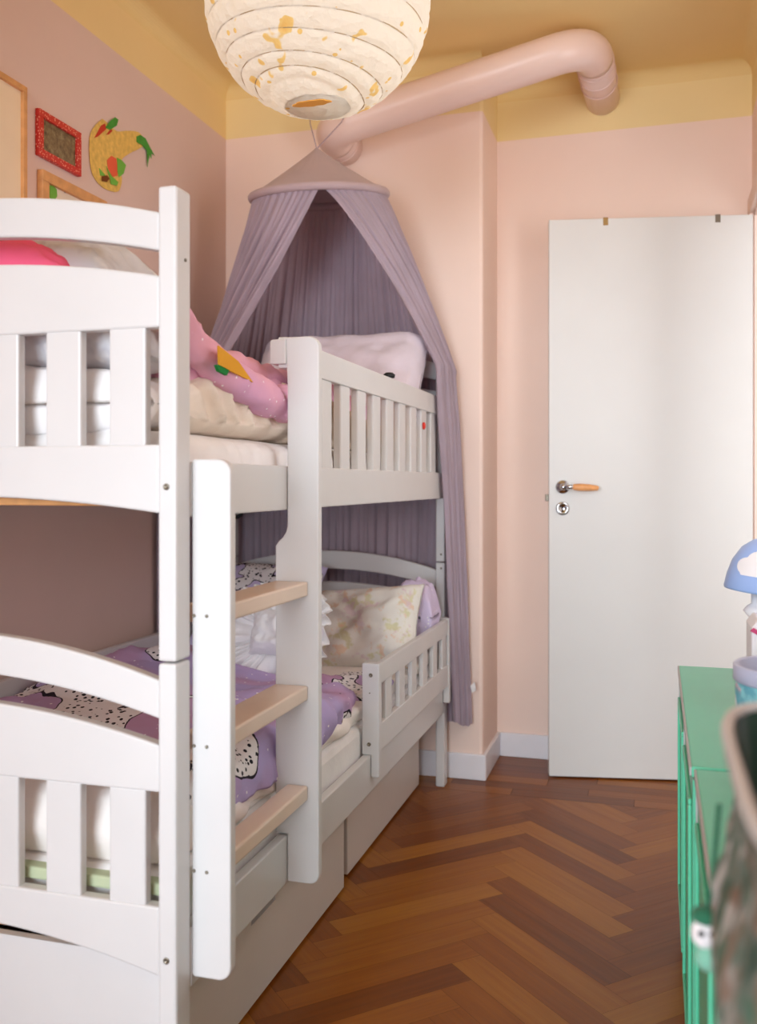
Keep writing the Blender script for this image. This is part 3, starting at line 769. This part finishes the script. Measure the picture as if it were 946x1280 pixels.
# ------------------------------------------------------------------ paper lantern
LC = Vector((-.725, 1.975, 2.170)); LR = .25
lan = empty('paper_lantern', (LC.x, LC.y, LC.z-LR), 'large round crinkled paper lantern with yellow patches hanging from the ceiling', 'lamp')
bm = bmesh.new(); rings = []; seg = 128; nr = 150; h0 = -.957
ribs = sorted([-.93, -.86, -.77, -.62, -.47, -.27, -.05, .16, .36, .55, .72, .86, .94])
def tiltz(a, k): return .05*math.sin(a+k*1.7)
for j in range(nr+1):
    th = math.acos(h0 + (.955-h0)*(.5-.5*math.cos(PI*j/nr))) ; row = []
    for i in range(seg):
        a = 2*PI*i/seg; hz_ = math.cos(th)
        hh = hz_ + .035*math.sin(a+1.0)+.02*math.sin(2*a+hz_*5)
        dmin = min(abs(hh-b) for b in ribs)
        rr = LR*(1 - .022*math.exp(-(dmin/.02)**2) + .008*crease(Vector((math.cos(a), math.sin(a), hz_*2)), 4, 2))
        row.append(bm.verts.new(LC + Vector((math.sin(th)*math.cos(a)*rr, math.sin(th)*math.sin(a)*rr, hz_*rr*(.97)))))
    rings.append(row)
for a, b in zip(rings, rings[1:]):
    for i in range(seg): bm.faces.new((a[i], a[(i+1) % seg], b[(i+1) % seg], b[i]))
shade = obj('lantern_shade', bm, M['lantern'], lan, smooth=True)
for b in ribs:
    if b > .5 or b < -.9: continue
    bm = bmesh.new(); pts = []
    for i in range(97):
        a = 2*PI*i/96; hz_ = b
        for _ in range(4): hz_ = b - .035*math.sin(a+1.0)-.02*math.sin(2*a+hz_*5)
        hz_ = max(-.985, min(.985, hz_)); s_ = math.sqrt(1-hz_*hz_); rr = LR*.981
        pts.append(LC+Vector((s_*math.cos(a)*rr, s_*math.sin(a)*rr, hz_*rr*.97)))
    add_tube(bm, pts, .0013, 6, False); obj('wire_rib', bm, M['wire'], shade, smooth=True)
zb = LC.z + h0*LR*.97
lathe('bottom_paper', [(0, 0), (.0735, .0), (.0735, .003), (0, .003)], (LC.x, LC.y, zb+.0005), plain('pale_lantern_paper', 'F3DDB4', .9, .1) if False else M['lantern'], lan, 40)
bm = bmesh.new(); pts = []
for k in range(24):
    a = 2*PI*k/24; rr = .028+.012*noise.noise(Vector((math.cos(a)*2, math.sin(a)*2, 4))); pts.append((LC.x-.005+rr*1.9*math.cos(a)*.85, LC.y-.028+rr*.55*math.sin(a)))
add_prism(bm, pts, 'z', zb-.002, zb+.0004); obj('paper_patch', bm, M['lantern_orange'], lan, label='orange paper patch on the underside')
tube('lamp_cord', [(LC.x, LC.y, LC.z+.2), (LC.x, LC.y, ZC-.02)], .003, M['lampwhite'], lan, 8)
lathe('ceiling_cup', [(0, 0), (.03, 0), (.045, .03), (.045, .035), (0, .035)], (LC.x, LC.y, ZC-.036), M['lampwhite'], lan)

# ------------------------------------------------------------------ pictures on the left wall
XW = XL+.001
def picture(name, ya, yb, za, zb, fw, th, fm, pm, lab, cat='picture'):
    p = empty(name, (XW, (ya+yb)/2, za), lab, cat)
    bm = bmesh.new()
    for b in ((ya, yb, za, za+fw), (ya, yb, zb-fw, zb), (ya, ya+fw, za+fw, zb-fw), (yb-fw, yb, za+fw, zb-fw)):
        add_box(bm, XW, XW+th, *b)
    obj('picture_frame', bm, fm, p, bevel=.0015)
    pr_ = box('picture_print', (XW, XW+th*.45, ya+fw*.9, yb-fw*.9, za+fw*.9, zb-fw*.9), pm, p, 0); return p, pr_
picture('wall_picture', 1.68, 2.176, 1.52, 2.172, .016, .018, M['oak'], M['mat'], 'large pale picture in thin oak frame, cut by the left edge of the photo')
picture('wall_picture', 2.232, 2.432, 2.010, 2.140, .021, .014, M['redframe'], M['photo'], 'small dark garden photo in a speckled red frame on the left wall')
wp, pp = picture('wall_picture', 2.240, 2.56, 1.55, 1.972, .030, .02, M['oak'], M['sketch'], 'botanical print in a broad oak frame just above the upper end board')
prism('green_leaf', [(2.284, 1.940), (2.300, 1.944), (2.316, 1.938), (2.318, 1.920), (2.300, 1.895), (2.284, 1.905)], 'x', XW+.009, XW+.0105, M['paper_g2'], wp, 0)
art = empty('paper_cutout_bird', (XW, 2.6, 2.02), 'yellow cut-paper curved animal with green and red paper pieces, pinned on the left wall', 'paper art')
def cut(name, pts, m, k, parent=None, label=None):
    o = prism(name, pts, 'x', XW+.0015*k, XW+.0015*k+.0012, M[m], parent or art, 0, label); return o
body = [(2.559, 2.231), (2.523, 2.199), (2.496, 2.164), (2.489, 2.125), (2.493, 2.075), (2.509, 2.039), (2.55, 2.02), (2.597, 2.019), (2.645, 2.03), (2.665, 2.055), (2.67, 2.084), (2.655, 2.101), (2.67, 2.141), (2.716, 2.176), (2.779, 2.214), (2.811, 2.242), (2.789, 2.263), (2.757, 2.263), (2.695, 2.243), (2.645, 2.223), (2.607, 2.225), (2.578, 2.23)]
body = [tuple(v) for v in bez([(a, b, 0) for a, b in body+body[:1]], 3)][:-1]; body = [(v[0], v[1]) for v in body]
cut('paper_body', body, 'paper_y', 1)
cut('red_piece', [(2.571, 2.221), (2.55, 2.207), (2.514, 2.156), (2.532, 2.166), (2.578, 2.206)], 'paper_r', 2)
cut('red_piece', [(2.607, 2.219), (2.578, 2.188), (2.592, 2.194), (2.612, 2.212)], 'paper_r', 2)
cut('green_piece', [(2.645, 2.26), (2.626, 2.261), (2.597, 2.237), (2.572, 2.208), (2.597, 2.21), (2.636, 2.238)], 'paper_g', 3)
cut('green_tail', [(2.757, 2.246), (2.779, 2.259), (2.811, 2.259), (2.839, 2.24), (2.872, 2.22), (2.850, 2.222), (2.85, 2.203), (2.838, 2.215), (2.824, 2.166), (2.822, 2.220), (2.789, 2.229), (2.755, 2.227)], 'paper_g', 3)
cut('coral_piece', [(2.583, 2.11), (2.607, 2.132), (2.634, 2.132), (2.644, 2.103), (2.641, 2.08), (2.616, 2.068), (2.589, 2.08)], 'paper_o', 2)
cut('green_piece', [(2.638, 2.136), (2.665, 2.137), (2.69, 2.129), (2.675, 2.097), (2.65, 2.078), (2.641, 2.091)], 'paper_g2', 3)
cut('green_piece', [(2.539, 2.072), (2.559, 2.065), (2.578, 2.058), (2.546, 2.051)], 'paper_g2', 2)
cut('green_piece', [(2.576, 2.089), (2.607, 2.067), (2.645, 2.06), (2.636, 2.046), (2.602, 2.041), (2.597, 2.056)], 'paper_g2', 3)
cut('brown_piece', [(2.55, 2.049), (2.578, 2.061), (2.592, 2.055), (2.578, 2.04), (2.55, 2.034)], 'paper_b', 4)

# ------------------------------------------------------------------ green cabinets along the right wall
def cabinet(ya, yb, x, lab, ndoor):
    cb = empty('green_cabinet', ((x+XR)/2, (ya+yb)/2, 0), lab, 'cabinet', 'green cabinets on the right wall')
    xb = XR-.016
    bm = bmesh.new(); add_box(bm, x+.018, xb, ya+.002, yb-.002, .06, .625); add_box(bm, x+.03, xb, ya+.002, yb-.002, .0, .06)
    obj('cabinet_body', bm, M['green'], cb, bevel=.002)
    box('cabinet_top', (x, xb, ya, yb, .625, .643), M['green'], cb, .003)
    box('edge_strip', (x-.003, x+.0005, ya, yb, .628, .6425), M['greytrim'], cb, .001, label='grey front edge')
    w = (yb-ya)/ndoor
    for k in range(ndoor):
        a, b = ya+w*k+.004, ya+w*(k+1)-.004
        dr_ = box('cabinet_door', (x+.002, x+.018, a, b, .065, .620), M['green'], cb, .002)
        bm = bmesh.new(); q = .045
        for bb_ in ((a+q, b-q, .62-q-.010, .62-q), (a+q, b-q, .065+q, .065+q+.010), (a+q, a+q+.010, .065+q+.010, .62-q-.010), (b-q-.010, b-q, .065+q+.010, .62-q-.010)):
            add_box(bm, x-.004, x+.002, *bb_)
        obj('door_moulding', bm, M['green'], dr_, bevel=.002)
        box('door_edge', (x-.0005, x+.002, b-.007, b, .065, .62), M['greytrim'], dr_, 0, label='grey edge')
    return cb
cabinet(1.591, 2.462, .0545, 'green panelled cabinet at the far end, nearer the open door', 2)
cabinet(1.090, 1.580, .0610, 'green panelled cabinet at the near end under the patterned bag', 1)

# things on the cabinets
lamp = empty('table_lamp', (.225, 2.10, .643), 'sky-blue dome table lamp with white cloud shapes on the far green cabinet', 'lamp')
lathe('lamp_base', [(0, 0), (.036, 0), (.036, .012), (.02, .022), (.012, .03), (0, .03)], (.225, 2.10, .643), M['lampwhite'], lamp)
lathe('lamp_stem', [(.010, .03), (.010, .17), (.026, .19), (.018, .20), (.010, .205), (.010, .24)], (.200, 2.10, .643), M['lampwhite'], lamp, 20)
tl_ = Vector((-.10, 0, 1)).normalized()
prof = [(.088, 0), (.0895, .004), (.086, .03), (.078, .06), (.062, .088), (.040, .106), (.015, .114), (0, .115)]
inner = [(.0, .110), (.014, .109), (.038, .101), (.059, .084), (.075, .058), (.083, .03), (.085, .002), (.088, 0)]
ls = lathe('lamp_shade', prof, (.225, 2.10, .872), M['blue'], lamp, 48, (.10, 0, 1))
qd = Vector((0, 0, 1)).rotation_difference(Vector((.10, 0, 1)).normalized())
bm = bmesh.new()
import itertools
def dome_r(h):
    pr2 = [(.0895, .004), (.086, .03), (.078, .06), (.062, .088), (.040, .106)]
    for (r0, h0_), (r1, h1_) in zip(pr2, pr2[1:]):
        if h <= h1_: return r0+(r1-r0)*(h-h0_)/(h1_-h0_)
    return .04
cen_a = math.radians(-112); rings = []
for ri in (1, .75, .5, .25):
    row = []
    for k in range(48):
        a = 2*PI*k/48; lob = (.034+.008*abs(math.sin(a*2.5+.4)))*ri; h_ = .050+max(-.016*ri, lob*.85*math.sin(a)); rr = dome_r(h_)+.0015
        aa = cen_a+lob*1.3*math.cos(a)/rr; row.append(bm.verts.new(Vector((.225, 2.10, .872)) + qd @ Vector((rr*math.cos(aa), rr*math.sin(aa), h_))))
    rings.append(row)
for a_, b_ in zip(rings, rings[1:]):
    for k in range(48): bm.faces.new((a_[k], a_[(k+1) % 48], b_[(k+1) % 48], b_[k]))
bm.faces.new(rings[-1])
obj('cloud_motif', bm, M['cloudwhite'], ls, smooth=True, label='white cloud on the blue shade')

tin = empty('round_tin', (.203, 1.52, .643), 'tall round teal tin with pink flower print and lilac rim on the green cabinet', 'tin')
lathe('tin_body', [(.088, 0), (.088, .158), (.083, .158), (.083, .01), (0, .01)], (.203, 1.52, .643), M['teal_print'], tin, 48)
lathe('tin_rim', [(.088, .158), (.091, .160), (.091, .182), (.088, .184), (.082, .182), (.082, .158)], (.203, 1.52, .643), M['lilac_plastic'], tin, 48)
pk = empty('gift_box', (.235, 1.80, .643), 'white box with a magenta slanting edge standing behind the teal tin', 'box')
prism('box_body', [(.160, .643), (.275, .643), (.275, .80), (.172, .862), (.160, .845)], 'y', 1.76, 1.86, M['lampwhite'], pk, .003)
prism('box_stripe', [(.158, .840), (.163, .846), (.245, .800), (.245, .792)], 'y', 1.7575, 1.762, M['pinkline'], pk, 0, 'magenta stripe')

# patterned fabric bag slouching on the near cabinet and hanging over its front
bag = empty('fabric_bag', (.17, .62, 0), 'dark green and grey jungle-patterned open fabric bag beside the near end of the cabinets', 'bag')
bm = bmesh.new()
secs = [(.922, .048), (.90, .052), (.87, .056), (.85, .050), (.825, .044), (.80, .040), (.78, .040), (.741, .043), (.70, .050), (.664, .057), (.60, .066), (.45, .074), (.25, .078), (.08, .082), (.004, .090)]
rings = []; NA = 110; NZ = 90
for k in range(NZ+1):
    t = k/NZ*(len(secs)-1); i = int(min(t, len(secs)-2)); f = t-i
    z = secs[i][0]*(1-f)+secs[i+1][0]*f; xa = secs[i][1]*(1-f)+secs[i+1][1]*f; xb = .27
    ring = []
    for j in range(NA):
        a = 2*PI*j/NA; ca, sa = math.cos(a), math.sin(a)
        p = Vector(((xa+xb)/2+(xb-xa)/2*math.copysign(abs(ca)**.45, ca), .625+.185*math.copysign(abs(sa)**.45, sa), z))
        p += Vector((ca, sa, 0))*(.006*fb(p, 18, 3)+.004*crease(p, 26, 5))*min(1, k/6); ring.append(bm.verts.new(p))
    rings.append(ring)
rim = [v.co.copy() for v in rings[0]]; low = [v.co.copy() for v in rings[14]]
for a, b in zip(rings, rings[1:]):
    for j in range(NA): bm.faces.new((a[j], a[(j+1) % NA], b[(j+1) % NA], b[j]))
bm.faces.new(rings[-1])
bo = obj('bag_body', bm, M['patchwork'], bag, smooth=True)
bm = bmesh.new(); mid = Vector((.16, .625, 0)); L0 = [bm.verts.new(p.lerp(Vector((mid.x, mid.y, p.z)), .05)) for p in rim]; L1 = [bm.verts.new(Vector((p.x, p.y, .80)).lerp(Vector((mid.x, mid.y, .80)), .12)) for p in low]
for j in range(NA): bm.faces.new((L0[j], L0[(j+1) % NA], L1[(j+1) % NA], L1[j]))
bm.faces.new(L1)
obj('bag_lining', bm, cloth('dark_green_lining', '1D3A2C'), bag, smooth=True, label='dark green lining')
bm = bmesh.new(); add_tube(bm, rim+rim[:1], .0045, 8, False)
obj('bag_hem', bm, cloth('grey_piping', 'C4BEBA'), bag, smooth=True, label='pale grey rolled hem')

plush = empty('plush_charm', (.04, .785, .70), 'small white-faced plush charm with a green cap hanging on the patterned bag', 'toy')
pc = Vector((.0365, .790, .742)); q_ = .60
def ball(name, c, r, m, parent, sc3=(1, 1, 1), label=None):
    bm = bmesh.new(); bmesh.ops.create_uvsphere(bm, u_segments=24, v_segments=16, radius=r*q_)
    for v in bm.verts: v.co = Vector((v.co.x*sc3[0], v.co.y*sc3[1], v.co.z*sc3[2]))+pc+Vector(c)*q_
    return obj(name, bm, M[m], parent, smooth=True, label=label)
M['plushwhite'] = cloth('plush_white', 'EDE6E6'); M['plushgreen'] = cloth('plush_green', '2F6B50'); M['plushmint'] = cloth('plush_mint', '7FB8A0')
hd = ball('head', (0, 0, 0), .0165, 'plushwhite', plush, (1, .9, 1.25))
ball('eye', (-.004, -.0145, .004), .0045, 'black', hd); ball('eye', (.009, -.013, .004), .0035, 'black', hd)
ball('cap', (.003, .001, .022), .0175, 'plushgreen', plush, (1.15, 1, .7))
ball('body', (.006, .001, -.033), .018, 'plushmint', plush, (1, .9, 1.0))
tube('strap', [pc+Vector((.003, .002, .018)), pc+Vector((.008, .008, .05)), pc+Vector((.012, .010, .10))], .002, M['plushgreen'], plush, 8)

# ------------------------------------------------------------------ light
def area(name, loc, rot, sx, sy, power, col):
    L = bpy.data.lights.new(name, 'AREA'); L.shape = 'RECTANGLE'; L.size = sx; L.size_y = sy; L.energy = power; L.color = col
    o = bpy.data.objects.new(name, L); COL.objects.link(o); o.location = loc; o.rotation_euler = rot; return o
area('window_daylight', ((WX0+WX1)/2, YB-.15, (WZ0+WZ1)/2), (math.radians(84), 0, 0), WX1-WX0, WZ1-WZ0, 9, (.86, .93, 1.0))
SL = bpy.data.lights.new('sky_light', 'SUN'); SL.energy = 1.9; SL.angle = math.radians(38); SL.color = (.79, .905, 1.0)
so_ = bpy.data.objects.new('sky_light', SL); COL.objects.link(so_); so_.location = (-1, -4, 3)
so_.rotation_euler = Vector((.07, 1, -.13)).to_track_quat('-Z', 'Y').to_euler()
area('hall_daylight', (XR+.75, 1.2, 1.3), (math.radians(90), 0, 0), .7, 1.9, 12, (.95, .97, 1.0))
area('side_fill_light', (XR+.14, 2.05, 1.73), (math.radians(90), 0, math.radians(90)), 1.0, 1.05, 3.8, (.93, .96, 1.0))  # added fill from the side, lifts the bed side and far wall
PL = bpy.data.lights.new('lantern_bulb', 'POINT'); PL.energy = .5; PL.shadow_soft_size = .07; PL.color = (1.0, .9, .78)
pl_ = bpy.data.objects.new('lantern_bulb', PL); COL.objects.link(pl_); pl_.location = LC
w = bpy.data.worlds.new('World'); sc.world = w; w.use_nodes = True
w.node_tree.nodes['Background'].inputs[0].default_value = (.80, .88, 1.0, 1); w.node_tree.nodes['Background'].inputs[1].default_value = 1.0

# ------------------------------------------------------------------ camera
cam = bpy.data.cameras.new('camera'); co = bpy.data.objects.new('camera', cam); COL.objects.link(co)
cam.sensor_fit = 'VERTICAL'; cam.sensor_height = 36; cam.lens = 1174/1280*36; cam.shift_y = -37/1280
cam.clip_start = .02
cam.dof.use_dof = True; cam.dof.focus_distance = 2.2; cam.dof.aperture_fstop = 3.5
co.location = (0, 0, 1.10); co.rotation_euler = (math.radians(90), 0, math.radians(16.46))
sc.camera = co
sc.view_settings.view_transform = 'Standard'; sc.view_settings.look = 'None'; sc.view_settings.gamma = 1; sc.view_settings.use_curve_mapping = False
sc.view_settings.exposure = 1.05
sc.cycles.max_bounces = 10; sc.cycles.diffuse_bounces = 7; sc.cycles.use_denoising = True
sc.cycles.sample_clamp_indirect = 6
